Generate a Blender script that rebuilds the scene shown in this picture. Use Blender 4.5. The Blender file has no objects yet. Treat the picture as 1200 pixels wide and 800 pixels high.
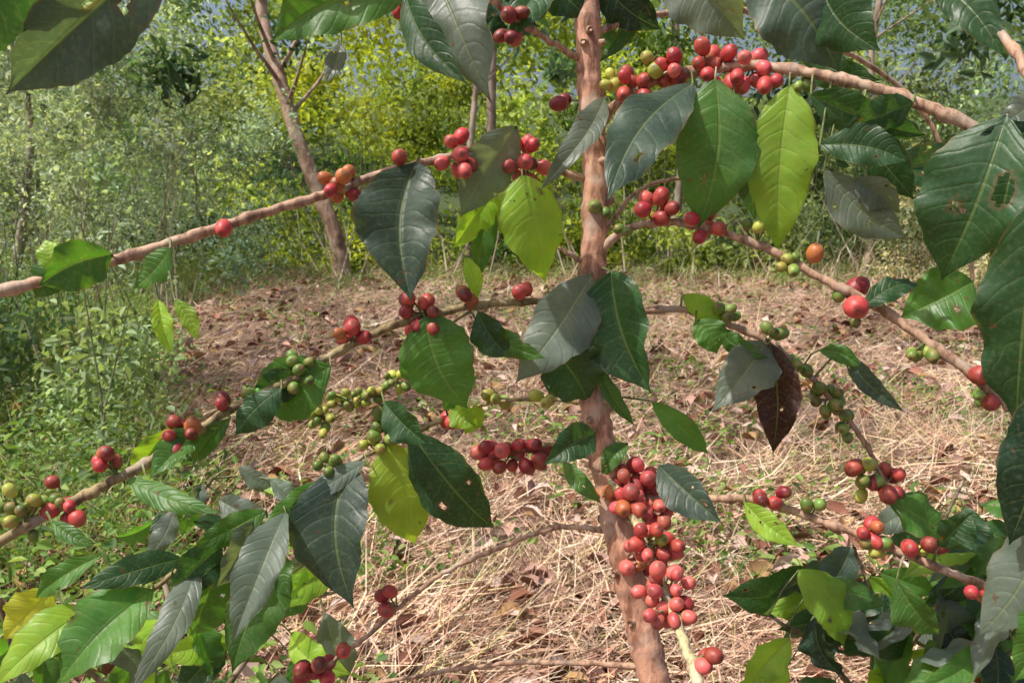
import bpy, math, random
import numpy as np
from mathutils import Vector, Matrix
random.seed(7); rng=np.random.default_rng(11)
sc=bpy.context.scene
# ---------------------------------------------------------------- camera
PITCH=math.radians(12.0); F=933.0; CAM=Vector((0,0,1.45))
FW=Vector((0,math.cos(PITCH),-math.sin(PITCH))); UP=Vector((0,math.sin(PITCH),math.cos(PITCH))); RT=Vector((1,0,0))
cd=bpy.data.cameras.new("camera"); cam=bpy.data.objects.new("camera",cd); sc.collection.objects.link(cam)
cam.location=CAM; cam.rotation_euler=(math.radians(90)-PITCH,0,0)
cd.lens=28; cd.sensor_width=36; cd.clip_start=0.02; cd.clip_end=600
cd.dof.use_dof=True; cd.dof.focus_distance=0.92; cd.dof.aperture_fstop=15
sc.camera=cam
def P(u,v,d):
    u=float(u);v=float(v);d=float(d)
    return CAM+d*(FW+(u-600)/F*RT+(400-v)/F*UP)   # image pixels plus chosen depth, projected from the camera -> metres
# ---------------------------------------------------------------- light
to_sun=Vector((-0.46,-0.16,0.86)).normalized()
el=math.asin(to_sun.z); az=math.atan2(to_sun.x,to_sun.y)
w=bpy.data.worlds.new("World"); sc.world=w; w.use_nodes=True
nt=w.node_tree; bg=nt.nodes["Background"]; sky=nt.nodes.new("ShaderNodeTexSky"); sky.sky_type='NISHITA'
sky.sun_disc=False; sky.sun_elevation=el; sky.sun_rotation=az; sky.dust_density=5; sky.air_density=.8
nt.links.new(sky.outputs[0],bg.inputs[0]); bg.inputs[1].default_value=0.15
sl=bpy.data.lights.new("sun","SUN"); sl.energy=5; sl.angle=math.radians(0.6); sl.color=(1,0.95,0.88)
so=bpy.data.objects.new("sun",sl); sc.collection.objects.link(so); so.rotation_euler=to_sun.to_track_quat('Z','Y').to_euler(); so.location=(0,0,20)
sc.view_settings.view_transform='Standard'; sc.view_settings.look='None'; sc.view_settings.exposure=0
# ---------------------------------------------------------------- materials
def newmat(n):
    m=bpy.data.materials.new(n); m.use_nodes=True; m.node_tree.nodes.clear(); return m,m.node_tree.nodes,m.node_tree.links
def math_(N,L,op,a,b=None,c=None):
    n=N.new("ShaderNodeMath"); n.operation=op
    for i,x in enumerate((a,b,c)):
        if x is None: continue
        if isinstance(x,(int,float)): n.inputs[i].default_value=x
        else: L.new(x,n.inputs[i])
    return n.outputs[0]
def ss(N,L,x,a,b):
    n=N.new("ShaderNodeMapRange"); n.interpolation_type='SMOOTHSTEP'; L.new(x,n.inputs[0]); n.inputs[1].default_value=a; n.inputs[2].default_value=b; return n.outputs[0]
def mixc(N,L,f,a,b,bt='MIX'):
    n=N.new("ShaderNodeMix"); n.data_type='RGBA'; n.blend_type=bt
    for s,x in ((0,f),(6,a),(7,b)):
        if isinstance(x,(int,float)): n.inputs[s].default_value=x
        elif isinstance(x,tuple): n.inputs[s].default_value=(*x,1)
        else: L.new(x,n.inputs[s])
    return n.outputs[2]
def noise(N,L,scale,detail=3,vec=None,rough=0.5):
    n=N.new("ShaderNodeTexNoise"); n.inputs['Scale'].default_value=scale; n.inputs['Detail'].default_value=detail; n.inputs['Roughness'].default_value=rough
    if vec is None:
        tc=N.new("ShaderNodeTexCoord"); vec=tc.outputs['Object']
    L.new(vec,n.inputs['Vector']); return n.outputs[0]
def attr(N,name="Col"):
    a=N.new("ShaderNodeAttribute"); a.attribute_name=name; return a.outputs['Color']
def out(N,L,s):
    o=N.new("ShaderNodeOutputMaterial"); L.new(s,o.inputs[0])

# coffee leaf
def leafmat():
    m,N,L=newmat("coffee_leaf")
    uv=N.new("ShaderNodeUVMap"); uv.uv_map="UVMap"; sp=N.new("ShaderNodeSeparateXYZ"); L.new(uv.outputs[0],sp.inputs[0])
    u,v=sp.outputs[0],sp.outputs[1]
    n1=noise(N,L,22,4); n2=noise(N,L,75,4); n3=noise(N,L,260,3)
    av=math_(N,L,'MULTIPLY',math_(N,L,'ABSOLUTE',math_(N,L,'SUBTRACT',v,0.5)),2)
    curv=math_(N,L,'POWER',av,1.6)
    ph=math_(N,L,'MULTIPLY',math_(N,L,'SUBTRACT',u,math_(N,L,'MULTIPLY',curv,0.15)),9.5)
    ph=math_(N,L,'ADD',ph,math_(N,L,'MULTIPLY',n1,1.1))
    fr=math_(N,L,'FRACT',ph); tri=math_(N,L,'MULTIPLY',math_(N,L,'ABSOLUTE',math_(N,L,'SUBTRACT',fr,0.5)),2)
    vein=math_(N,L,'MULTIPLY',ss(N,L,tri,0.86,1.0),math_(N,L,'SUBTRACT',1.0,ss(N,L,av,0.6,0.95)))
    mid=math_(N,L,'SUBTRACT',1.0,ss(N,L,av,0.02,0.055))
    vm=math_(N,L,'MAXIMUM',math_(N,L,'MULTIPLY',vein,0.22),math_(N,L,'MULTIPLY',mid,0.6))
    col=attr(N)
    hs=N.new("ShaderNodeHueSaturation"); L.new(col,hs.inputs['Color']); 
    L.new(math_(N,L,'ADD',math_(N,L,'MULTIPLY',n1,1.3),0.4),hs.inputs['Value'])
    L.new(math_(N,L,'ADD',math_(N,L,'MULTIPLY',n2,0.06),0.47),hs.inputs['Hue'])
    c=mixc(N,L,vm,hs.outputs[0],mixc(N,L,0.5,col,(0.26,0.34,0.12)))
    c=mixc(N,L,math_(N,L,'MULTIPLY',ss(N,L,n3,0.45,0.75),0.12),c,(0.30,0.32,0.24))   # dust
    spot=ss(N,L,n2,0.68,0.72)
    c=mixc(N,L,math_(N,L,'MULTIPLY',spot,0.8),c,(0.13,0.07,0.03))
    edge=math_(N,L,'MULTIPLY',ss(N,L,av,0.9,1.0),math_(N,L,'MULTIPLY',ss(N,L,n1,.45,.6),0.7))
    c=mixc(N,L,edge,c,(0.16,0.11,0.05))
    hgt=math_(N,L,'SUBTRACT',math_(N,L,'SUBTRACT',math_(N,L,'MULTIPLY',n2,0.9),math_(N,L,'MULTIPLY',math_(N,L,'POWER',tri,4),0.6)),mid)
    bm=N.new("ShaderNodeBump"); bm.inputs['Strength'].default_value=0.5; bm.inputs['Distance'].default_value=0.0018; L.new(hgt,bm.inputs['Height'])
    p=N.new("ShaderNodeBsdfPrincipled"); L.new(c,p.inputs['Base Color']); L.new(bm.outputs[0],p.inputs['Normal'])
    p.inputs['Specular IOR Level'].default_value=0.5
    L.new(math_(N,L,'ADD',math_(N,L,'MULTIPLY',n1,0.35),0.27),p.inputs['Roughness'])
    tr=N.new("ShaderNodeBsdfTranslucent"); tc=mixc(N,L,1.0,c,(2.7,2.6,0.8),'MULTIPLY'); L.new(tc,tr.inputs[0])
    ms=N.new("ShaderNodeMixShader"); ms.inputs[0].default_value=0.38; L.new(p.outputs[0],ms.inputs[1]); L.new(tr.outputs[0],ms.inputs[2]); out(N,L,ms.outputs[0]); return m
def foliagemat(name,tl=0.4,rough=0.55,spec=0.3):
    m,N,L=newmat(name); col=attr(N)
    p=N.new("ShaderNodeBsdfPrincipled"); L.new(col,p.inputs['Base Color']); p.inputs['Roughness'].default_value=rough; p.inputs['Specular IOR Level'].default_value=spec
    tr=N.new("ShaderNodeBsdfTranslucent"); L.new(mixc(N,L,1.0,col,(1.7,1.6,0.7),'MULTIPLY'),tr.inputs[0])
    ms=N.new("ShaderNodeMixShader"); ms.inputs[0].default_value=tl; L.new(p.outputs[0],ms.inputs[1]); L.new(tr.outputs[0],ms.inputs[2]); out(N,L,ms.outputs[0]); return m
def strawmat():
    m,N,L=newmat("dry_straw"); p=N.new("ShaderNodeBsdfDiffuse"); L.new(attr(N),p.inputs[0]); out(N,L,p.outputs[0]); return m
def barkmat(name,scale=60,bump=0.002):
    m,N,L=newmat(name); col=attr(N)
    tc=N.new("ShaderNodeTexCoord"); mp=N.new("ShaderNodeMapping"); mp.inputs['Scale'].default_value=(1,1,0.3); L.new(tc.outputs['Object'],mp.inputs[0])
    n1=noise(N,L,scale,5,mp.outputs[0],0.65); n2=noise(N,L,scale*0.35,4)
    c=mixc(N,L,ss(N,L,n1,0.36,0.58),mixc(N,L,1.0,col,(0.42,0.35,0.31),'MULTIPLY'),col)
    c=mixc(N,L,math_(N,L,'MULTIPLY',ss(N,L,n2,0.52,0.66),0.5),c,(0.50,0.42,0.33))
    bm=N.new("ShaderNodeBump"); bm.inputs['Strength'].default_value=1.0; bm.inputs['Distance'].default_value=bump; L.new(n1,bm.inputs['Height'])
    p=N.new("ShaderNodeBsdfPrincipled"); L.new(c,p.inputs['Base Color']); p.inputs['Roughness'].default_value=0.75; L.new(bm.outputs[0],p.inputs['Normal']); out(N,L,p.outputs[0]); return m
def cherrymat():
    m,N,L=newmat("coffee_cherry_skin"); col=attr(N)
    n1=noise(N,L,110,3); n2=noise(N,L,700,2); n3=noise(N,L,60,2)
    c=mixc(N,L,ss(N,L,n1,0.42,0.7),col,mixc(N,L,0.3,col,(0.6,0.2,0.1)))
    c=mixc(N,L,math_(N,L,'MULTIPLY',ss(N,L,n2,0.64,0.72),0.5),c,(0.16,0.08,0.05))
    hs=N.new("ShaderNodeHueSaturation"); L.new(c,hs.inputs['Color']); L.new(math_(N,L,'ADD',math_(N,L,'MULTIPLY',n3,.9),.55),hs.inputs['Value'])
    p=N.new("ShaderNodeBsdfPrincipled"); L.new(hs.outputs[0],p.inputs['Base Color']); L.new(math_(N,L,'ADD',math_(N,L,'MULTIPLY',n1,0.35),0.3),p.inputs['Roughness'])
    bm=N.new("ShaderNodeBump"); bm.inputs['Strength'].default_value=0.25; bm.inputs['Distance'].default_value=.001; L.new(n1,bm.inputs['Height']); L.new(bm.outputs[0],p.inputs['Normal'])
    out(N,L,p.outputs[0]); return m
MLEAF=leafmat(); MBG=foliagemat("background_leaf",0.4); MSTRAW=strawmat(); MGRASS=foliagemat("green_blade",0.35)
MBARK=barkmat("coffee_bark",70,0.003); MTWIG=barkmat("twig_bark",110,0.0014); MTREE=barkmat("tree_bark",9,0.02); MCH=cherrymat()
# ---------------------------------------------------------------- mesh helpers
def make_mesh(name,V,Fc,C=None,UV=None,mat=None,smooth=True,parent=None):
    me=bpy.data.meshes.new(name); me.from_pydata(V,[],Fc)
    if C is not None:
        a=me.color_attributes.new("Col",'FLOAT_COLOR','POINT'); arr=np.ones((len(V),4),np.float32); arr[:,:3]=np.array(C,np.float32); a.data.foreach_set("color",arr.ravel())
    if UV is not None:
        ul=me.uv_layers.new(name="UVMap"); vi=np.zeros(len(me.loops),np.int32); me.loops.foreach_get("vertex_index",vi); ul.data.foreach_set("uv",np.array(UV,np.float32)[vi].ravel())
    if smooth: me.polygons.foreach_set("use_smooth",[True]*len(me.polygons))
    ob=bpy.data.objects.new(name,me); sc.collection.objects.link(ob)
    if mat: me.materials.append(mat)
    if parent: ob.parent=parent
    return ob
def batch(name,V,quads,C,mat,parent=None):
    n,k,_=V.shape; q=np.array(quads,np.int32); nf=len(q)
    idx=(np.arange(n,dtype=np.int32)[:,None,None]*k+q[None]).reshape(-1)
    me=bpy.data.meshes.new(name); me.vertices.add(n*k); me.vertices.foreach_set("co",V.astype(np.float32).ravel())
    me.loops.add(len(idx)); me.loops.foreach_set("vertex_index",idx)
    me.polygons.add(n*nf); me.polygons.foreach_set("loop_start",np.arange(n*nf,dtype=np.int32)*4); 
    me.update(calc_edges=True)
    a=me.color_attributes.new("Col",'FLOAT_COLOR','POINT'); arr=np.ones((n*k,4),np.float32); arr[:,:3]=np.clip(np.repeat(C,k,axis=0),0,.9); a.data.foreach_set("color",arr.ravel())
    me.materials.append(mat); ob=bpy.data.objects.new(name,me); sc.collection.objects.link(ob)
    if parent: ob.parent=parent
    return ob
def nrm(a): return a/np.maximum(np.linalg.norm(a,axis=1,keepdims=True),1e-9)
def leaf_batch(c,ax,nr,L,W,fold=0.25):
    ax=nrm(ax); sd=nrm(np.cross(ax,nr)); n=np.cross(sd,ax); L=L[:,None]; W=W[:,None]
    b=c-ax*L*.5; t=c+ax*L*.5-n*L*.12
    up=n*W*fold
    r1=c-ax*L*.2+sd*W*.5+up; r2=c+ax*L*.15+sd*W*.42+up; l1=c-ax*L*.2-sd*W*.5+up; l2=c+ax*L*.15-sd*W*.42+up
    return np.stack([b,r1,r2,t,l2,l1],1)
LQ=[(0,1,2,3),(0,3,4,5)]
def blade_batch(b,d,bend,L,W):
    d=nrm(d); sd=nrm(np.cross(d,rng.normal(size=d.shape))); L=L[:,None]; W=W[:,None]
    m=b+d*L*.5+bend*L*.15; t=b+d*L+bend*L*.6
    return np.stack([b-sd*W*.5,b+sd*W*.5,m+sd*W*.45,m-sd*W*.45,t+sd*W*.08,t-sd*W*.08],1)
BQ=[(0,1,2,3),(3,2,4,5)]
def H(x,y):
    x=np.asarray(x,float); y=np.asarray(y,float)
    h=0.035*np.sin(1.3*x+.5)*np.cos(1.1*y)+0.02*np.sin(3.1*x+1.7*y)+0.012*np.sin(7*x-5*y)
    s=np.clip(y-12.5,0,200); return h+0.26*s*s/(s+4)*np.exp(-s/90)
def pn(x,y,s,seed=0):
    r=np.random.default_rng(seed); v=0
    for i in range(5):
        a,b,c=r.uniform(-1,1)*s,r.uniform(-1,1)*s,r.uniform(0,6.28); k=1+.5*i
        v=v+np.sin(a*k*x*2+b*k*y*2+c+1.3*np.sin(b*x*1.7-a*y+c))
    return v/5
def catmull(pts,n=10):
    pts=[np.array(p,float) for p in pts]; Q=[2*pts[0]-pts[1]]+pts+[2*pts[-1]-pts[-2]]; o=[]
    for i in range(1,len(Q)-2):
        for k in range(n):
            t=k/n; a,b,c,d=Q[i-1:i+3]
            o.append(.5*((2*b)+(-a+c)*t+(2*a-5*b+4*c-d)*t*t+(-a+3*b-3*c+d)*t**3))
    o.append(pts[-1]); return [tuple(float(v) for v in q) for q in o]
class Geo:
    def __init__(s): s.V=[];s.F=[];s.C=[];s.UV=[]
    def tube(s,pts,rad,col,seg=10,rough=0.0):
        base=len(s.V); n=len(pts); ref=Vector((0.13,-0.97,0.2))
        for i,p in enumerate(pts):
            t=(pts[min(i+1,n-1)]-pts[max(i-1,0)]).normalized(); a=t.cross(ref)
            if a.length<1e-3: a=t.cross(Vector((1,0,0)))
            a.normalize(); b=t.cross(a)
            cc=col[i] if isinstance(col,list) else col
            for k in range(seg):
                th=2*math.pi*k/seg; r=rad[i]*(1+rough*random.uniform(-1,1))
                s.V.append(p+a*math.cos(th)*r+b*math.sin(th)*r); s.C.append(cc)
            if i:
                for k in range(seg):
                    k2=(k+1)%seg; s.F.append((base+(i-1)*seg+k,base+(i-1)*seg+k2,base+i*seg+k2,base+i*seg+k))
        s.F.append(tuple(base+k for k in range(seg))); s.F.append(tuple(base+(n-1)*seg+k for k in reversed(range(seg))))
    def leaf(s,base,tip,W,col,roll=0,curve=0.1,fold=0.18,hole=None):
        ax=(tip-base); Ln=ax.length; ax.normalize()
        view=(CAM-base).normalized(); n=(view-ax*view.dot(ax)).normalized(); n=Matrix.Rotation(roll,3,ax)@n
        sd=ax.cross(n); NU,NV=36,16; b0=len(s.V); ph=random.uniform(0,6.28); wav=random.uniform(0.04,0.11)*W; sid=random.uniform(-.09,.09)*Ln
        tw=random.uniform(-.6,.6); asy=random.uniform(0.88,1.12); fq=random.uniform(13,21); pk=random.uniform(.82,1.05); us=random.uniform(.75,1.1)
        jit=random.uniform(.8,1.2); droop=random.uniform(.2,.9)*curve
        if hole is None:
            hole=[]
            for k in range(random.choice([0,0,0,0,1,1,2,3])):
                r0=random.uniform(.012,.03); hole.append((random.uniform(.15,.85),random.uniform(-.8,.8),r0,r0*random.uniform(1.8,4)))
            if random.random()<.12: hole.append((random.uniform(.3,.9),random.choice([-1,1]),random.uniform(.04,.08),random.uniform(.2,.45)))
        for i in range(NU+1):
            t=i/NU
            wd=(math.sin(math.pi*t**pk)**0.85)*(1-0.25*t) if 0<t<1 else 0.0
            if t>0.82: wd*= (1-(t-0.82)/0.18)**0.45*1.0 if t<1 else 0
            wd=max(wd,0.012)*W*.55
            cen=base+ax*(Ln*t)+n*(curve*Ln*4*t*(1-t)-droop*Ln*t**3)+sd*(sid*math.sin(math.pi*t))
            ang=tw*(t-.3); sdd=Matrix.Rotation(ang,3,ax)@sd; nn=Matrix.Rotation(ang,3,ax)@n
            for j in range(NV+1):
                v=(j/NV)*2-1; av=abs(v)
                ww=wd*(asy if v>0 else 2-asy)*(1+0.03*math.sin(t*27+ph+v)+.02*math.sin(t*61+ph*3))
                quilt=-0.008*W*math.cos((t*us-.15*av**1.6)*9.5*2*math.pi)*min(1,av*3)*(1-av*.3)
                z=fold*av*ww*1.1-0.25*av*av*ww+wav*av*av*math.sin(t*fq+ph+(0 if v>0 else 1.7))*math.sin(math.pi*t)+quilt
                s.V.append(cen+sdd*(v*ww)+nn*z); s.UV.append((t*us,(v+1)/2))
                cc=[c*jit for c in col]
                for (ht,hv,hr,hw) in hole:
                    dd=((t-ht)/(hr*1.05+.008))**2+((v-hv)/(hw*1.05+.03))**2
                    if dd<1.2: cc=[.13*.6+col[0]*.4,.07*.6+col[1]*.4,.03]
                s.C.append(tuple(cc))
        for i in range(NU):
            for j in range(NV):
                if hole:
                    t=(i+.5)/NU; v=((j+.5)/NV)*2-1; sk=False
                    for (ht,hv,hr,hw) in hole:
                        if ((t-ht)/hr)**2+((v-hv)/hw)**2<1: sk=True
                    if sk: continue
                a=b0+i*(NV+1)+j; s.F.append((a,a+1,a+NV+2,a+NV+1))
KC={'D':(0.025,0.075,0.023),'M':(0.060,0.16,0.024),'L':(0.22,0.38,0.035),'Y':(0.44,0.46,0.045),'X':(0.25,0.37,0.035),'G':(0.045,0.078,0.060),'B':(0.045,0.016,0.014),'S':(0.11,0.145,0.12),'K':(0.012,0.040,0.019)}  # L holds backlight, G and S grey sheen, K shade, as leaf colour
CR={'r':(0.47,0.035,0.05),'d':(0.26,0.018,0.03),'o':(0.46,0.12,0.04),'g':(0.14,0.24,0.04),'y':(0.40,0.44,0.07),'p':(0.60,0.085,0.10)}
CT=[];CFt=[];NS,NR=12,9
for i in range(NR+1):
    th=math.pi*i/NR
    for k in range(NS):
        ph=2*math.pi*k/NS; r=math.sin(th); z=math.cos(th)*1.12
        if i==NR: z=-1.0
        if i==0: z=1.03
        CT.append((r*math.cos(ph),r*math.sin(ph),z,i))
for i in range(NR):
    for k in range(NS): CFt.append((i*NS+k,i*NS+(k+1)%NS,(i+1)*NS+(k+1)%NS,(i+1)*NS+k))
def add_cherry(g,c,r,col,axis):
    q=axis.to_track_quat('-Z','Y').to_matrix(); b=len(g.V); jt=random.uniform(.6,1.2); sc_=random.uniform(.86,1.04); sz=random.uniform(.92,1.18)
    hue=random.uniform(-.02,.16)**1; blend=random.random()
    for (x,y,z,i) in CT:
        g.V.append(c+q@Vector((x*r*sc_,y*r*.97,z*r*sz)))
        cc=[col[0]*jt,max(0,col[1]*jt+hue*col[0]*.5),col[2]*jt]
        if i>=NR: cc=[.10,.05,.03]
        elif i==NR-1: cc=[a*.6 for a in cc]
        elif i<=2 and blend<.35: cc=[cc[0]*.85,cc[1]+.12,cc[2]+.02]
        g.C.append(tuple(cc))
    g.F+= [tuple(b+a for a in f) for f in CFt]
class Plant:
    def __init__(s,name):
        s.e=bpy.data.objects.new(name,None); sc.collection.objects.link(s.e); s.tw=Geo(); s.lf=Geo(); s.ch=Geo(); s.samples=[]
    def branch(s,pts,r0,r1,col,knob=0.3,reg=True):
        sm=catmull(pts,10); n=len(sm); col=tuple(col)
        w3=[P(*p) for p in sm]; rad=[]; cols=[]; acc=0
        for i in range(n):
            t=i/(n-1); acc+= (w3[i]-w3[i-1]).length if i else 0
            k=math.exp(-((acc%0.055-0.027)/0.006)**2); rad.append((r0+(r1-r0)*t)*(1+knob*k)*random.uniform(.93,1.07)); j=random.uniform(.8,1.15); cols.append(tuple(c*j for c in col))
        w3=[p+Vector((random.uniform(-1,1),random.uniform(-1,1),random.uniform(-1,1)))*0.0011 for p in w3]
        s.tw.tube(w3,rad,cols,9,0.08)
        if reg: s.samples+=[tuple(p) for p in sm]
    def near(s,u,v): return min(s.samples,key=lambda q:(q[0]-u)**2+(q[1]-v)**2)
    def leaf(s,bu,bv,tu,tv,w,kind,roll=None,dt=None,d=None,hole=None,curve=None,fold=None):
        q=s.near(bu,bv); bd=q[2] if d is None else d
        bd-=random.uniform(0.0,0.03) if d is None else 0
        ln=math.hypot(tu-bu,tv-bv)/F*bd
        roll=random.uniform(-.5,.5) if roll is None else roll
        dt=-ln*random.uniform(-.2,.65) if dt is None else dt*ln
        b=P(bu,bv,bd); t=P(tu,tv,bd+dt); W=w/F*bd/max(.6,math.cos(roll))
        s.lf.leaf(b,t,W,KC[kind],roll,random.uniform(.02,.13) if curve is None else curve,random.uniform(.08,.65) if fold is None else fold,hole)
        st=P(*q); mid=(st+b)/2+Vector((0,0,.006)); l2=(b-st).length
        pc=(0.16,0.2,0.06) if l2<.12 else (0.2,0.14,0.08)
        e=b+(t-b)*0.03; r=0.0011 if l2<.12 else 0.0017
        s.tw.tube([st,mid,b,e],[r*1.5,r*1.1,r,r*.8],pc,6)
    def cluster(s,u,v,n,su,sv,kind,rpx=10.5):
        q=s.near(u,v); d=q[2]; pos=[]; tries=0
        r=rpx/F*d
        while len(pos)<n and tries<4000:
            tries+=1
            a=random.uniform(0,6.28); rr=math.sqrt(random.random()); uu=u+su*rr*math.cos(a); vv=v+sv*rr*math.sin(a); p=P(uu,vv,d+random.uniform(-1,.6)*r*2.2)
            if all((p-o).length>r*(1.7 if tries<2500 else 1.45) for o in pos): pos.append(p)
        br=P(*q)
        for p in pos:
            kk=random.choice(kind) if len(kind)>1 else kind
            if kk in 'rp' and random.random()<.1: kk=random.choice('oddy')
            ax=(p-br); ax=(ax.normalized()+Vector((random.uniform(-.4,.4),random.uniform(-.8,.1),random.uniform(-.5,.1)))).normalized()
            add_cherry(s.ch,p,r*random.uniform(.8,1.1),CR[kk],ax)
            qq=P(*s.near(u+(random.uniform(-.4,.4)*su),v))
            if (qq-p).length<.038: s.tw.tube([qq,p-ax*r*.9],[.0013,.001],(0.16,0.2,0.06),5)
    def build(s):
        make_mesh("branches",s.tw.V,s.tw.F,s.tw.C,None,MTWIG,True,s.e)
        if s.lf.V: make_mesh("leaves",s.lf.V,s.lf.F,s.lf.C,s.lf.UV,MLEAF,True,s.e)
        if s.ch.V: make_mesh("cherries",s.ch.V,s.ch.F,s.ch.C,None,MCH,True,s.e)
# ================================================================ main coffee tree
T=Plant("coffee_tree"); BR=(0.46,0.29,0.19); BG_=(0.34,0.26,0.12); PG=(0.55,0.50,0.27)
tp=[(684,-220,.97),(686,-80,.96),(688,0,.95),(691,100,.95),(698,200,.95),(695,300,.95),(692,400,.95),(698,480,.95),(712,560,.95),(731,650,.94),(748,720,.94),(768,800,.93)]
s3=catmull([tuple(P(*q)) for q in tp],14); pts=[Vector(p) for p in s3]
last=pts[-1]; foot=Vector((last.x+.10,last.y+.03,float(H(last.x+.1,last.y+.03))-.03))
for k in range(1,31): pts.append(last.lerp(foot,k/30)+Vector((.015*math.sin(k*.5),0,0)))
g=Geo(); rad=[];cols=[];acc=0
for i,p in enumerate(pts):
    acc+=(p-pts[i-1]).length if i else 0; t=i/len(pts)
    k=math.exp(-((acc%0.075-0.04)/0.006)**2)
    rad.append((0.0130+0.005*min(1,t*1.4))*(1+.18*k)*random.uniform(.95,1.05)*(1.5 if i>len(pts)-4 else 1)); j=random.uniform(.82,1.12)*(1-.25*k); cols.append((.58*j,.31*j,.20*j))
g.tube(pts,rad,cols,22,0.055)
for k in range(34):
    i=random.randrange(5,len(pts)-30); a=random.uniform(0,6.28); dr=Vector((math.cos(a),math.sin(a)-.4,.3)).normalized()
    g.tube([pts[i],pts[i]+dr*(rad[i]+.002),pts[i]+dr*(rad[i]+random.uniform(.003,.009))],[.007,.005,.003],(.45,.28,.18),8,.15)
make_mesh("trunk",g.V,g.F,g.C,None,MBARK,True,T.e)
T.samples+=[(q[0],q[1],q[2]) for q in catmull(tp,10)]
r_=.0042
T.branch([(697,215,.95),(620,190,.93),(540,183,.9),(460,200,.87),(380,228,.84),(290,255,.81),(200,285,.78),(100,315,.75),(-20,346,.72)],r_,.0055,BR)
T.branch([(692,350,.95),(640,352,.94),(560,358,.92),(480,375,.89),(400,410,.86),(330,450,.83),(270,480,.81),(200,525,.78),(130,565,.75),(60,600,.73),(-20,645,.71)],r_,.0048,BG_)
T.branch([(694,160,.95),(725,120,.93),(790,88,.9),(890,78,.87),(960,88,.84),(1040,108,.81),(1120,140,.78),(1215,190,.75)],.0055,.006,BR)
T.branch([(697,300,.95),(730,272,.93),(770,260,.92),(830,268,.9),(900,292,.88),(960,325,.86),(1020,355,.84),(1080,395,.82),(1140,440,.8),(1185,480,.79)],r_,.005,BR)
T.branch([(695,372,.96),(790,362,.97),(850,378,.98),(920,415,.99),(980,475,1.0),(1020,530,1.0),(1042,585,1.0)],.0045,.0028,BR)
T.branch([(718,585,.95),(800,585,.93),(880,585,.91),(950,605,.89),(1020,632,.87),(1100,665,.85),(1165,690,.84)],.0045,.0045,BR)
T.branch([(714,560,.94),(745,610,.88),(768,665,.84),(795,735,.79),(825,815,.74)],.0045,.0055,PG)
T.branch([(700,472,.95),(640,468,.98),(580,470,1.0),(520,490,1.02),(480,505,1.03)],.003,.002,BG_)
T.branch([(708,545,.95),(660,520,.97),(605,528,.98),(560,545,.98)],.003,.002,BG_)
T.branch([(725,622,.95),(650,618,.97),(590,640,.98),(530,665,.98),(480,700,.98),(430,745,.97),(375,785,.96)],.0035,.0025,BR)
T.branch([(762,780,.94),(640,775,1.0),(560,780,1.04),(430,802,1.08)],.0035,.0025,BR)
T.branch([(690,75,.95),(650,52,.93),(600,20,.9),(560,-15,.87),(480,-60,.82)],.004,.003,BR)
T.branch([(690,-90,.96),(560,-70,.9),(380,-50,.84),(200,-60,.74),(20,-40,.6)],.005,.003,BR)
T.branch([(690,-60,.96),(850,-50,.92),(1000,-40,.84),(1120,0,.76),(1200,80,.7),(1235,220,.66),(1230,420,.64),(1235,620,.64)],.005,.003,BR)
T.branch([(692,40,.95),(760,20,1.0),(860,10,1.05),(980,55,1.1),(1080,130,1.15),(1130,250,1.16),(1140,330,1.16)],.004,.003,BR)
T.branch([(560,358,.92),(500,400,.97),(460,450,1.0),(420,470,1.0),(370,495,1.0)],.002,.0016,BG_)
T.branch([(520,490,1.02),(470,515,1.02),(420,538,1.0),(370,570,.98),(320,605,.96),(240,640,.94),(180,690,.92),(90,740,.9)],.003,.003,BG_)
T.branch([(690,310,.95),(655,290,.94),(610,250,.97),(570,230,.98)],.003,.002,BR)
T.branch([(697,290,.95),(740,230,1.0),(790,210,1.02),(850,215,1.03)],.003,.002,BR)
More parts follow.
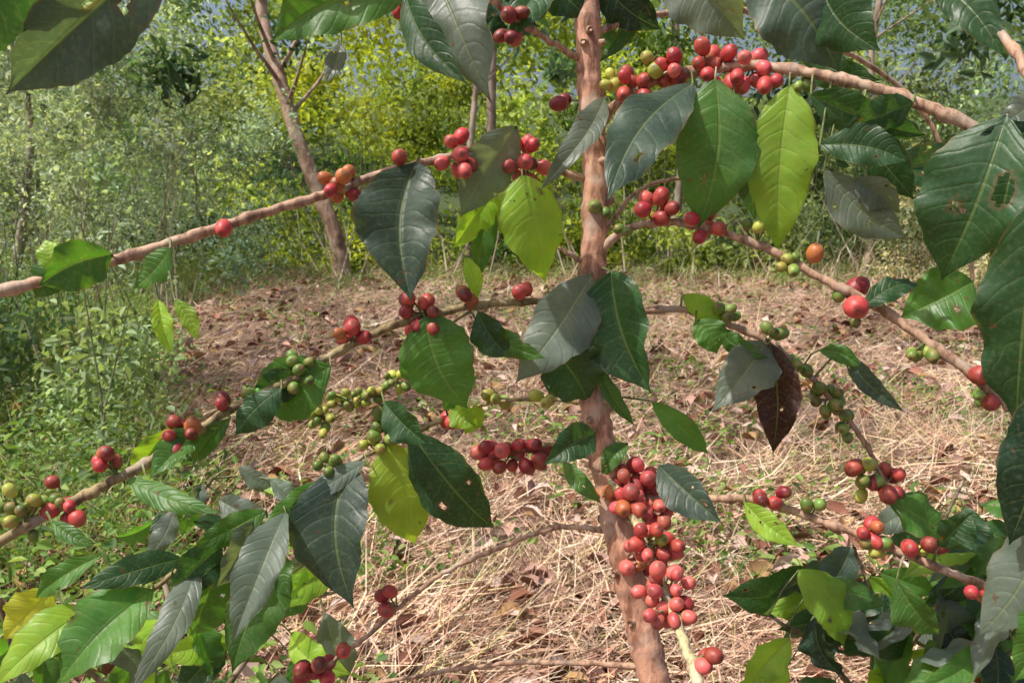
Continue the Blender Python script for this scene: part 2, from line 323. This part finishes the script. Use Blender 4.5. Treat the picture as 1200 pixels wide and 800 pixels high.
# (base u,v, tip u,v, width, kind, roll, tip lean, fold)
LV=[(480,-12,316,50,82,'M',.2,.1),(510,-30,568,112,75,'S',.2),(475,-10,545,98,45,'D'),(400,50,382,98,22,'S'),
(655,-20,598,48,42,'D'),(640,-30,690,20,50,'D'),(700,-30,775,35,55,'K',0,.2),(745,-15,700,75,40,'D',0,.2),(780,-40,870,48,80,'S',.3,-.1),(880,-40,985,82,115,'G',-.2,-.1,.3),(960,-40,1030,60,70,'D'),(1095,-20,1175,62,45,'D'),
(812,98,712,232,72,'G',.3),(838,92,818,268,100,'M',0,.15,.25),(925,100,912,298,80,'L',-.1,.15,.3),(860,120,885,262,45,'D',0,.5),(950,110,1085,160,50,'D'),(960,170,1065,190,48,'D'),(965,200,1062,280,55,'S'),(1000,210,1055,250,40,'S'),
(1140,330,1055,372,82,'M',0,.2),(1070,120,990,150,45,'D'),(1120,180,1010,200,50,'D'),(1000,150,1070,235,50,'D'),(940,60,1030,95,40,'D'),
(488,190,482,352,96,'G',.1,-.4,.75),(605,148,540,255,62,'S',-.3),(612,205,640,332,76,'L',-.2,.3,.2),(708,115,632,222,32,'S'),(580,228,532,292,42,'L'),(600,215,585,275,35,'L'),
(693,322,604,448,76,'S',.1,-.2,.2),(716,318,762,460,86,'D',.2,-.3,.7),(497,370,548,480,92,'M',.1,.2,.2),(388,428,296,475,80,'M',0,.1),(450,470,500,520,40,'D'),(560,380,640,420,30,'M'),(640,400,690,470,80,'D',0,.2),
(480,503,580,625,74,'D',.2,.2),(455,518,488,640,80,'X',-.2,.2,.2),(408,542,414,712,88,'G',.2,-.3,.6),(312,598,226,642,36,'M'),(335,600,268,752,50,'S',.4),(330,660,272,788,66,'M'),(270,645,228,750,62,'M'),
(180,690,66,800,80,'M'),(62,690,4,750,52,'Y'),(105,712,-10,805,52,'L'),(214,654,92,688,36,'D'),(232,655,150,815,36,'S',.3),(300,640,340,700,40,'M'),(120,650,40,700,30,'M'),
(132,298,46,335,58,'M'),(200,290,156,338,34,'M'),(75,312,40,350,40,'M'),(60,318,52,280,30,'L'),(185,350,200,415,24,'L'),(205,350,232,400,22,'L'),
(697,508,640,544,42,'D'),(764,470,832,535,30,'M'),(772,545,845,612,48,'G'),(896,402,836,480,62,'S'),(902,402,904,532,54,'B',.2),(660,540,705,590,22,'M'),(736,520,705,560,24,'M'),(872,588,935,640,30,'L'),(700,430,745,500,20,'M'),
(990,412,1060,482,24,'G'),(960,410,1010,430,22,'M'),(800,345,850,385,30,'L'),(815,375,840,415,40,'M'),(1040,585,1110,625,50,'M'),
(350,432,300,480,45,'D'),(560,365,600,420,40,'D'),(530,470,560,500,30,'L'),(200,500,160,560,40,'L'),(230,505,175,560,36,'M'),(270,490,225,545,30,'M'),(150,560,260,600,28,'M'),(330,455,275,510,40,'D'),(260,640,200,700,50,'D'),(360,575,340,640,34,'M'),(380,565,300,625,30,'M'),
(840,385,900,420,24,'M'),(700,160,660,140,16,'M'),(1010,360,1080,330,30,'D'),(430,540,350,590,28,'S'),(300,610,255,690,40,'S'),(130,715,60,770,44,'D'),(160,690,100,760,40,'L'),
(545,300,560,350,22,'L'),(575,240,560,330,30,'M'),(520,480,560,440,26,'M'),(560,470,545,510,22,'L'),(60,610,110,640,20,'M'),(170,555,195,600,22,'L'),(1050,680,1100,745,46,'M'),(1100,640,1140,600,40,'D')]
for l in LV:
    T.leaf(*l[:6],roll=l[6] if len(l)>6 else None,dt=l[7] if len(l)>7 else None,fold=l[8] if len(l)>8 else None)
T.leaf(205,-70,5,112,105,'G',roll=.1,d=.5,dt=.3); T.leaf(60,-60,-40,80,90,'D',roll=0,d=.5)
# big, close leaves hanging at the right
T.leaf(1180,135,1098,328,120,'D',roll=.3,d=.68,dt=.3,hole=[(.40,-.45,.09,.22),(.56,.3,.035,.12)])
T.leaf(1215,150,1120,190,50,'K',d=.68,dt=.2); T.leaf(1222,220,1188,505,115,'D',roll=.3,d=.62,dt=.3); T.leaf(1232,440,1180,640,90,'K',roll=.2,d=.63,dt=.3)
T.leaf(1190,180,1160,300,60,'D',roll=.3,d=.72,dt=.3)
T.leaf(1230,590,1145,745,80,'S',roll=.4,d=.68,dt=.2); T.leaf(1235,700,1190,800,60,'M',d=.68); T.leaf(1215,110,1165,150,36,'S',d=.7)
C=[(467,6,3,8,10,'r'),(604,16,3,12,8,'rd'),(598,40,3,12,6,'rd'),(533,182,8,22,24,'rp'),(466,185,1,3,3,'r'),(395,218,7,22,22,'rdo'),(264,268,1,3,3,'r'),(615,190,10,26,26,'rp'),(658,122,2,8,6,'rd'),
(742,108,8,16,26,'r'),(785,80,7,22,18,'rp'),(833,72,8,26,20,'r'),(848,96,2,12,10,'r'),(882,84,6,20,20,'rp'),(905,98,2,10,10,'r'),(716,100,4,12,14,'y'),(765,75,3,14,12,'yg'),(1010,125,1,2,2,'g'),(940,95,2,10,8,'g'),
(768,243,7,20,16,'rp'),(824,262,6,20,20,'r'),(890,268,4,16,12,'gy'),(935,312,5,20,12,'gy'),(732,268,2,10,5,'g'),(1078,417,5,16,9,'g'),(1003,378,1,2,2,'g'),(982,346,1,2,2,'g'),(1142,468,2,12,6,'g'),(700,245,3,12,8,'g'),
(548,345,3,14,12,'rod'),(492,368,9,24,22,'rd'),(610,337,2,12,6,'dr'),(410,393,5,18,14,'rod'),(258,470,2,10,5,'r'),(208,512,9,24,20,'rdo'),(130,542,5,14,16,'rdo'),(62,565,1,2,2,'d'),(77,600,5,18,12,'r'),(20,592,9,22,20,'gy'),(38,626,1,2,2,'g'),
(346,437,9,22,20,'g'),(455,502,9,18,26,'g'),(386,542,6,14,14,'g'),(530,491,2,8,7,'r'),(645,465,4,24,8,'y'),(590,467,3,20,8,'y'),
(602,533,19,42,16,'rpd'),(742,565,14,24,24,'pr'),(735,590,7,14,16,'pr'),(770,600,8,12,18,'p'),(765,640,15,30,22,'pr'),(748,662,6,14,12,'pr'),(780,692,15,32,26,'p'),(780,718,8,30,14,'p'),(825,768,3,12,16,'pr'),(715,572,4,10,10,'o'),
(455,700,2,8,10,'r'),(452,722,2,8,10,'r'),(400,768,2,9,7,'r'),(372,785,7,20,14,'rd'),(905,385,4,12,9,'g'),(850,365,5,14,8,'g'),(970,470,10,16,20,'g'),(905,583,5,16,12,'rd'),(955,590,2,12,6,'g'),(930,430,5,16,12,'g'),
(1015,560,6,16,24,'gy'),(1040,565,7,16,20,'rd'),(1005,547,2,6,6,'r'),(1020,620,5,16,14,'r'),(1024,640,4,14,10,'gy'),(1085,642,6,20,14,'rd'),(1145,695,3,12,9,'r'),(60,585,3,14,8,'g'),(300,462,3,14,8,'g'),(440,520,5,14,10,'gy'),(990,500,5,12,14,'g')]
for c in C: T.cluster(*c[:6],rpx=7.8 if c[5] in('g','y','gy') else 9.4)
for (u,v,k,r) in [(955,297,'o',12),(1003,337,'d',13),(1003,360,'r',13),(1148,440,'r',12),(1161,471,'r',12)]: T.cluster(u,v,1,1,1,k,rpx=r)
for (u,v,n,su,sv) in [(375,487,12,14,22),(408,468,14,24,10),(465,445,8,14,14),(430,462,6,20,8)]: T.cluster(u,v,n,su,sv,'gy',rpx=5.5)
T.build()
# ================================================================ coffee shrubs lower right / lower left
def shrub(name,stems,regions,kinds,seed):
    random.seed(seed); S=Plant(name)
    for st in stems: S.branch(st,.006,.0025,(.22,.17,.09))
    for (u0,v0,u1,v1,n,L0,L1) in regions:
        for k in range(n):
            bu=random.uniform(u0,u1); bv=random.uniform(v0,v1); q=S.near(bu,bv); sg=1 if bu>q[0] else -1
            a=random.uniform(.1,1.35); Ln=random.uniform(L0,L1); tu=bu+sg*Ln*math.sin(a); tv=bv+Ln*math.cos(a)*.85
            S.leaf(bu,bv,tu,tv,Ln*random.uniform(.32,.44),random.choice(kinds),roll=random.uniform(-.9,.9))
    S.build(); return S
shrub("coffee_shrub",[[(1040,1500,1.35),(1035,1000,1.3),(1030,800,1.28),(1020,700,1.28),(1000,640,1.28)],[(1032,850,1.3),(960,760,1.2),(900,720,1.15)],[(1030,800,1.28),(1110,700,1.2),(1180,640,1.15)],[(1035,760,1.3),(1090,640,1.35),(1130,560,1.4)],[(1040,900,1.3),(1120,800,1.15),(1190,760,1.1)]],
  [(905,660,1190,800,42,80,125),(960,640,1180,740,20,70,110),(1090,560,1190,650,9,60,90)],['D','D','K','G','M','S','M','L'],5)
shrub("coffee_shrub",[[(250,1500,1.4),(240,1000,1.35),(230,800,1.3),(210,720,1.25)],[(240,950,1.3),(120,800,1.15),(20,740,1.05)],[(235,850,1.3),(330,720,1.3),(400,690,1.3)],[(235,800,1.3),(190,650,1.35),(250,560,1.4)],[(60,1400,1.2),(40,900,1.05),(0,700,1.0)]],
  [(130,640,400,800,20,70,110),(0,700,140,800,9,80,120),(180,540,330,640,12,50,80)],['D','M','M','S','L','S'],9)
# ================================================================ terrain
def spaced(a,b,n,c,p=1.9):
    t=np.linspace(-1,1,n); return c+np.where(t<0,(c-a),(b-c))*np.sign(t)*np.abs(t)**p
xs=spaced(-150,150,180,0,3.0); ys=spaced(-60,300,240,5,3.0); X,Y=np.meshgrid(xs,ys); Z=H(X,Y)
V=np.stack([X,Y,Z],-1).reshape(-1,3); nx=len(xs)
Fq=[(j*nx+i,j*nx+i+1,(j+1)*nx+i+1,(j+1)*nx+i) for j in range(len(ys)-1) for i in range(nx-1)]
m,N,L=newmat("ground_soil"); n1=noise(N,L,1.1,5); n2=noise(N,L,28,6,None,.7); n3=noise(N,L,6,4)
c=mixc(N,L,ss(N,L,n2,.35,.65),(.15,.09,.065),(.40,.26,.19)); c=mixc(N,L,ss(N,L,n1,.52,.7),c,mixc(N,L,n2,(.05,.08,.025),(.13,.15,.05)))
tc=N.new("ShaderNodeTexCoord"); sp=N.new("ShaderNodeSeparateXYZ"); L.new(tc.outputs['Object'],sp.inputs[0])
c=mixc(N,L,ss(N,L,math_(N,L,'ADD',sp.outputs[1],n3),11.0,13.0),c,mixc(N,L,n2,(.02,.035,.012),(.09,.13,.04)))
bm=N.new("ShaderNodeBump"); bm.inputs['Strength'].default_value=1; bm.inputs['Distance'].default_value=.03; L.new(n2,bm.inputs['Height'])
p=N.new("ShaderNodeBsdfPrincipled"); L.new(c,p.inputs['Base Color']); p.inputs['Roughness'].default_value=.9; L.new(bm.outputs[0],p.inputs['Normal']); out(N,L,p.outputs[0])
make_mesh("ground",[tuple(v) for v in V],Fq,None,None,m)
def clearing(n,y0=1.5,y1=12.2,pw=1.3,spread=.8):
    y=y0+(y1-y0)*rng.random(n)**pw; x=rng.uniform(-spread,spread,n)*y; return x,y
def leftm(x,y): return x<-(.44-.12*np.clip((y-8.5)/2,0,1))*y+.35*pn(x,y,1.2,77)
# straw
n=140000; x,y=clearing(n)
den=pn(x,y,1.6,3); bare=pn(x,y,1.5,91)
keep=((den>-.35)|(rng.random(n)<.3))&((bare<.3)|(rng.random(n)<.2)); keep&=~(leftm(x,y)&(rng.random(n)<.6)); x,y,den=x[keep],y[keep],den[keep]; n=len(x)
a=pn(x,y,.9,8)*2.5+rng.normal(0,1.1,n); pit=rng.normal(.1,.25,n); d=np.stack([np.cos(a)*np.cos(pit),np.sin(a)*np.cos(pit),np.sin(pit)],1)
Ls=rng.uniform(.05,.28,n); b=np.stack([x,y,H(x,y)+rng.random(n)**1.5*.08+np.clip(den,0,1)*.08],1)
pal=np.array([(.82,.61,.42),(.70,.46,.33),(.50,.30,.21),(.88,.72,.55),(.26,.16,.11),(.56,.50,.22)]); ci=rng.choice(6,n,p=[.27,.24,.17,.12,.12,.08]); C_=pal[ci]*rng.uniform(.7,1.1,(n,1))*(1+.3*pn(x,y,.8,5))[:,None]
batch("dry_grass",blade_batch(b,d,rng.normal(0,.6,(n,3)),Ls,rng.uniform(.0022,.0065,n)),BQ,C_,MSTRAW)
n=24000; x,y=clearing(n,2.2,12.3,.9); k=(pn(x,y,2.2,21)>.1)&(x>-.5*y); x,y=x[k],y[k]; n=len(x)
d=rng.normal(0,.38,(n,3)); d[:,2]=1; bend=rng.normal(0,.5,(n,3)); bend[:,2]=-.35
tall=np.where((x>.3*y)&(y>8.5),2.6,np.where(y>9.5,1.7,1))
batch("dry_grass",blade_batch(np.stack([x,y,H(x,y)],1),d,bend,rng.uniform(.06,.3,n)*tall,rng.uniform(.003,.006,n)),BQ,pal[rng.choice([0,1,2,3,5],n)]*rng.uniform(.7,1.1,(n,1)),MSTRAW)
# dead leaves
n=7000; x,y=clearing(n,1.6,11.5,1.2); bxs=pn(x,y,1.1,31); k=(bxs>-.05)|(rng.random(n)<.25); x,y=x[k],y[k]; n=len(x)
a=rng.uniform(0,6.28,n); nr=rng.normal(0,.5,(n,3)); nr[:,2]=1
pal2=np.array([(.32,.16,.11),(.46,.28,.22),(.58,.43,.36),(.20,.09,.06),(.40,.25,.12)]); Lf=rng.uniform(.04,.14,n)
batch("fallen_leaves",leaf_batch(np.stack([x,y,H(x,y)+.05+rng.random(n)*.06],1),np.stack([np.cos(a),np.sin(a),rng.normal(0,.2,n)],1),nr,Lf,Lf*rng.uniform(.35,.6,n),.5),LQ,pal2[rng.choice(5,n)]*rng.uniform(.6,1.15,(n,1)),MSTRAW)
# low green weeds
n=90000; x,y=clearing(n,1.6,12.3,1.0,.85); m1=pn(x,y,1.5,41); m2=pn(x,y,3.5,43); lm=leftm(x,y); k=(m1+.6*m2>.14)&(rng.random(n)<.4)|((y>10.2)&(rng.random(n)<.5))|(lm&(rng.random(n)<.7)); x,y,lm=x[k],y[k],lm[k]; n=len(x)
a=rng.uniform(0,6.28,n); nr=rng.normal(0,.6,(n,3)); nr[:,2]=1; Lf=rng.uniform(.018,.055,n)
palg=np.array([(.13,.24,.05),(.20,.33,.07),(.09,.18,.05),(.28,.38,.11)])
batch("low_weeds",leaf_batch(np.stack([x,y,H(x,y)+.05+rng.random(n)*np.where(lm,.35,.13)],1),np.stack([np.cos(a),np.sin(a),rng.normal(0,.4,n)],1),nr,Lf,Lf*.5),LQ,palg[rng.choice(4,n)]*rng.uniform(.7,1.2,(n,1)),MGRASS)
# green grass
n=70000; x,y=clearing(n,2.2,13,.9,.9); k=(leftm(x,y)&(rng.random(n)<.8))|((y>10.2+.8*pn(x,y,1,51)))|((pn(x,y,1.8,52)>.3)&(rng.random(n)<.4)); x,y=x[k],y[k]; n=len(x)
d=rng.normal(0,.35,(n,3)); d[:,2]=1; bend=rng.normal(0,.6,(n,3)); bend[:,2]=-.4
batch("green_grass",blade_batch(np.stack([x,y,H(x,y)],1),d,bend,rng.uniform(.08,.42,n)*np.where(leftm(x,y),1.4,.75),rng.uniform(.004,.008,n)),BQ,np.array([(.19,.32,.07),(.28,.40,.12),(.13,.24,.07),(.5,.46,.25)])[rng.choice(4,n,p=[.34,.3,.2,.16])]*rng.uniform(.7,1.2,(n,1)),MGRASS)
# ================================================================ woodland foliage
def foliage(name,ncl,per,xr,yr,zr,sig,Ls,colf,mask=None,mat=MBG,seed=0,shell=.55,flat=True,parent=None,wr=(.3,.6)):
    r=np.random.default_rng(seed)
    cx=r.uniform(-1,1,ncl); cy=r.uniform(*yr,ncl); cx=(xr[0]+(xr[1]-xr[0])*(cx+1)/2)*(cy/yr[0] if flat else 1); cz=r.uniform(*zr,ncl)
    if mask is not None: k=mask(cx/cy,(cz-1.45)/cy,r.random(ncl)); cx,cy,cz=cx[k],cy[k],cz[k]
    ncl=len(cx); n=ncl*per; cc=np.repeat(np.stack([cx,cy,cz+H(cx,cy)*.7],1),per,0)
    bs=r.uniform(.45,1.6,ncl); sg=np.repeat(bs,per)[:,None]*np.array(sig)
    off=r.normal(0,1,(n,3)); off/=np.linalg.norm(off,axis=1,keepdims=True); off*=(shell+(1.45-shell)*r.random((n,1))**.8)*(1+.25*r.normal(size=(n,1))); c=cc+off*sg
    c[:,2]=np.maximum(c[:,2],H(c[:,0],c[:,1])+.03)
    ax=r.normal(0,1,(n,3)); ax[:,2]-=.5; nr=off*.6+r.normal(0,.45,(n,3)); nr[:,2]+=.6; nr[:,1]-=.2
    ls=np.repeat(r.uniform(.6,1.9,ncl),per); Lf=r.uniform(*Ls,n)*ls; cj=np.repeat(r.uniform(.45,1.45,ncl),per)[:,None]
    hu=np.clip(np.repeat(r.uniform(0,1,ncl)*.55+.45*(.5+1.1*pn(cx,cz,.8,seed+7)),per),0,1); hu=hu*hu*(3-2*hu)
    keep=r.random(n)<np.clip(1.5/ls,0,1); c,ax,nr,Lf,cj,hu=c[keep],ax[keep],nr[keep],Lf[keep],cj[keep],hu[keep]
    C_=colf(c[:,0]/c[:,1],c,hu)*cj*r.uniform(.7,1.3,(len(c),1))
    return batch(name,leaf_batch(c,ax,nr,Lf,Lf*r.uniform(*wr,len(c))),LQ,C_,mat,parent)
def lerp(a,b,t): t=t[:,None]; return np.array(a)*(1-t)+np.array(b)*t
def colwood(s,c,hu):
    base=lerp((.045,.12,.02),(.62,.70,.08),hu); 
    lf=np.clip((-.26-s)/.15,0,1); base=base*(1-lf[:,None])+lerp((.12,.21,.12),(.42,.52,.30),hu)*lf[:,None]  # leaves towards the left paled in colour to stand in for haze
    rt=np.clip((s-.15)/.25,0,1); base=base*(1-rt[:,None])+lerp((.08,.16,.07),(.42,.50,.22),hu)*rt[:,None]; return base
gap=lambda s,e,r: ~(((np.abs(s+.31)<.04)&(e>.15)&(r<.8))|((s>.5)&(e>.09)&(r<.35)))
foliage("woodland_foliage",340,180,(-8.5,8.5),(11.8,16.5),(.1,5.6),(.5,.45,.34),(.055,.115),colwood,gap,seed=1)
foliage("woodland_foliage",270,150,(-11,11),(18,26),(.5,9.5),(1.1,.7,.85),(.12,.22),lambda s,c,hu:colwood(s,c,hu)*.65+np.array([.14,.19,.11]),gap,seed=2)  # far layer's colour lifted and paled to imitate distance haze
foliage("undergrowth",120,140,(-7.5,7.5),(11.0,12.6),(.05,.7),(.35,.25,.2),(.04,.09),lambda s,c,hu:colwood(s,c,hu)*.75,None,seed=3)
foliage("broadleaf_shrubs",30,70,(-5.4,7.2),(9.9,11.4),(.5,3.9),(.32,.3,.26),(.12,.2),lambda s,c,hu: lerp((.05,.12,.06),(.16,.27,.15),hu),lambda s,e,r:(e>.0)&((s<-.27)|(s>.3)|(r<.25)),seed=21,shell=.2,wr=(.32,.45))
hz=lambda s,c,hu: lerp((.15,.25,.16),(.46,.54,.40),hu)  # whitened weed colours, haze painted into the leaves
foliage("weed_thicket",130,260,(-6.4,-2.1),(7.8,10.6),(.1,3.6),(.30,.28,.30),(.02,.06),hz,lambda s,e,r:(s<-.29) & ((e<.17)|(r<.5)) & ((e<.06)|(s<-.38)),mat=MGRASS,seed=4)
foliage("weed_thicket",34,240,(-2.6,-1.35),(3.0,5.6),(.05,.7),(.16,.18,.16),(.02,.05),lambda s,c,hu: lerp((.13,.24,.09),(.3,.4,.2),hu),lambda s,e,r:s<-.46,mat=MGRASS,seed=5)
foliage("weed_thicket",34,200,(3.0,5.4),(6.5,9.5),(.1,1.3),(.25,.25,.2),(.03,.06),lambda s,c,hu: lerp((.2,.27,.12),(.5,.44,.28),hu),lambda s,e,r:s>.44,mat=MGRASS,seed=6)
# unseen tree added outside the frame to throw dappled shade on the ground
se=bpy.data.objects.new("added_shade_tree",None); sc.collection.objects.link(se)
foliage("added_shade_crown",30,70,(-6.5,1.2),(3.0,8.0),(5.3,6.8),(.40,.40,.22),(.09,.15),lambda s,c,hu:lerp((.06,.14,.03),(.12,.22,.05),hu),None,seed=12,shell=.1,flat=False,parent=se)
g=Geo(); random.seed(4); tk=[Vector(p) for p in catmull([(-6.2,3.4,-.1),(-6.1,3.5,2),(-5.7,3.7,4),(-5.0,4.2,5.6)],8)]
g.tube(tk,[.2-.1*i/len(tk) for i in range(len(tk))],(.3,.22,.16),14,.06)
for k in range(14):
    a=Vector((random.uniform(-7,1),random.uniform(2.8,8),random.uniform(5.4,6.4))); s0=random.choice(tk[10:]); g.tube([s0,s0.lerp(a,.5)+Vector((0,0,.3)),a],[.06,.04,.012],(.3,.22,.16),8,.08)
make_mesh("trunk",g.V,g.F,g.C,None,MTREE,True,se)
# woodland trunks
def tree(name,pts,r0,r1,col,seed):
    random.seed(seed); g=Geo(); s=[Vector(p) for p in catmull(pts,10)]; n=len(s)
    g.tube(s,[(r0+(r1-r0)*i/n)*random.uniform(.92,1.08)*(1.4-.4*min(1,i/5)) for i in range(n)],col,12,.07)
    for k in range(9):
        i=random.randrange(n//2,n-2); a=random.uniform(0,6.28); d=Vector((math.cos(a),math.sin(a),random.uniform(.3,1)))*random.uniform(.6,1.5)
        g.tube([s[i],s[i]+d*.5+Vector((0,0,.1)),s[i]+d+Vector((0,0,.3))],[r1*.5,r1*.3,r1*.1],col,7,.1)
    make_mesh(name,g.V,g.F,g.C,None,MTREE)
tree("woodland_tree",[(-2.38,11.1,-.1),(-2.42,11.1,.5),(-2.68,11.2,1.2),(-2.98,11.3,2.0),(-3.2,11.5,2.7),(-3.5,11.9,3.6),(-3.6,12.3,5.2)],.12,.075,(.42,.28,.20),1)
tree("woodland_tree",[(-.6,11.3,-.1),(-.62,11.3,1.2),(-.5,11.4,2.5),(-.3,11.5,4),(-.2,11.6,6)],.05,.035,(.36,.29,.22),2)
tree("woodland_tree",[(-.25,11.9,0),(-.3,11.9,2.2),(-.25,12,4),(-.2,12,6)],.08,.05,(.34,.27,.21),3)
tree("woodland_tree",[(4.9,11.0,0),(5.0,11.1,1.5),(4.8,11.2,3),(5.1,11.4,5)],.05,.035,(.38,.30,.22),4)
tree("woodland_tree",[(-6.6,10.5,0),(-6.2,10.6,2),(-6.5,10.8,3.6),(-6.3,11,5)],.05,.03,(.36,.31,.24),5)
tree("woodland_tree",[(2.5,12.5,0),(2.6,12.5,2),(2.4,12.6,4),(2.5,12.7,6)],.07,.05,(.34,.28,.22),6)
g=Geo(); random.seed(3)
for k in range(200):
    y=random.uniform(10.2,13.5); x=random.uniform(-.72,.72)*y; z=float(H(x,y)); lean=Vector((random.uniform(-.6,.6),random.uniform(-.2,.2),1)).normalized(); h=random.uniform(.5,2.6)
    p0=Vector((x,y,z)); g.tube([p0,p0+lean*h*.5+Vector((random.uniform(-.15,.15),0,0)),p0+lean*h+Vector((random.uniform(-.3,.3),0,0))],[.011,.008,.003],random.choice([(.42,.34,.22),(.24,.28,.12),(.55,.48,.36)]),5)
for k in range(60):
    y=random.uniform(3.2,9); x=-random.uniform(.42,.68)*y; z=float(H(x,y)); lean=Vector((random.uniform(-.4,.4),random.uniform(-.2,.2),1)).normalized(); h=random.uniform(.5,2.2)*y/7
    p0=Vector((x,y,z)); g.tube([p0,p0+lean*h*.5+Vector((random.uniform(-.06,.06),0,0)),p0+lean*h],[.007,.005,.002],random.choice([(.45,.38,.24),(.26,.32,.15)]),5)
make_mesh("undergrowth_stems",g.V,g.F,g.C,None,MTREE)
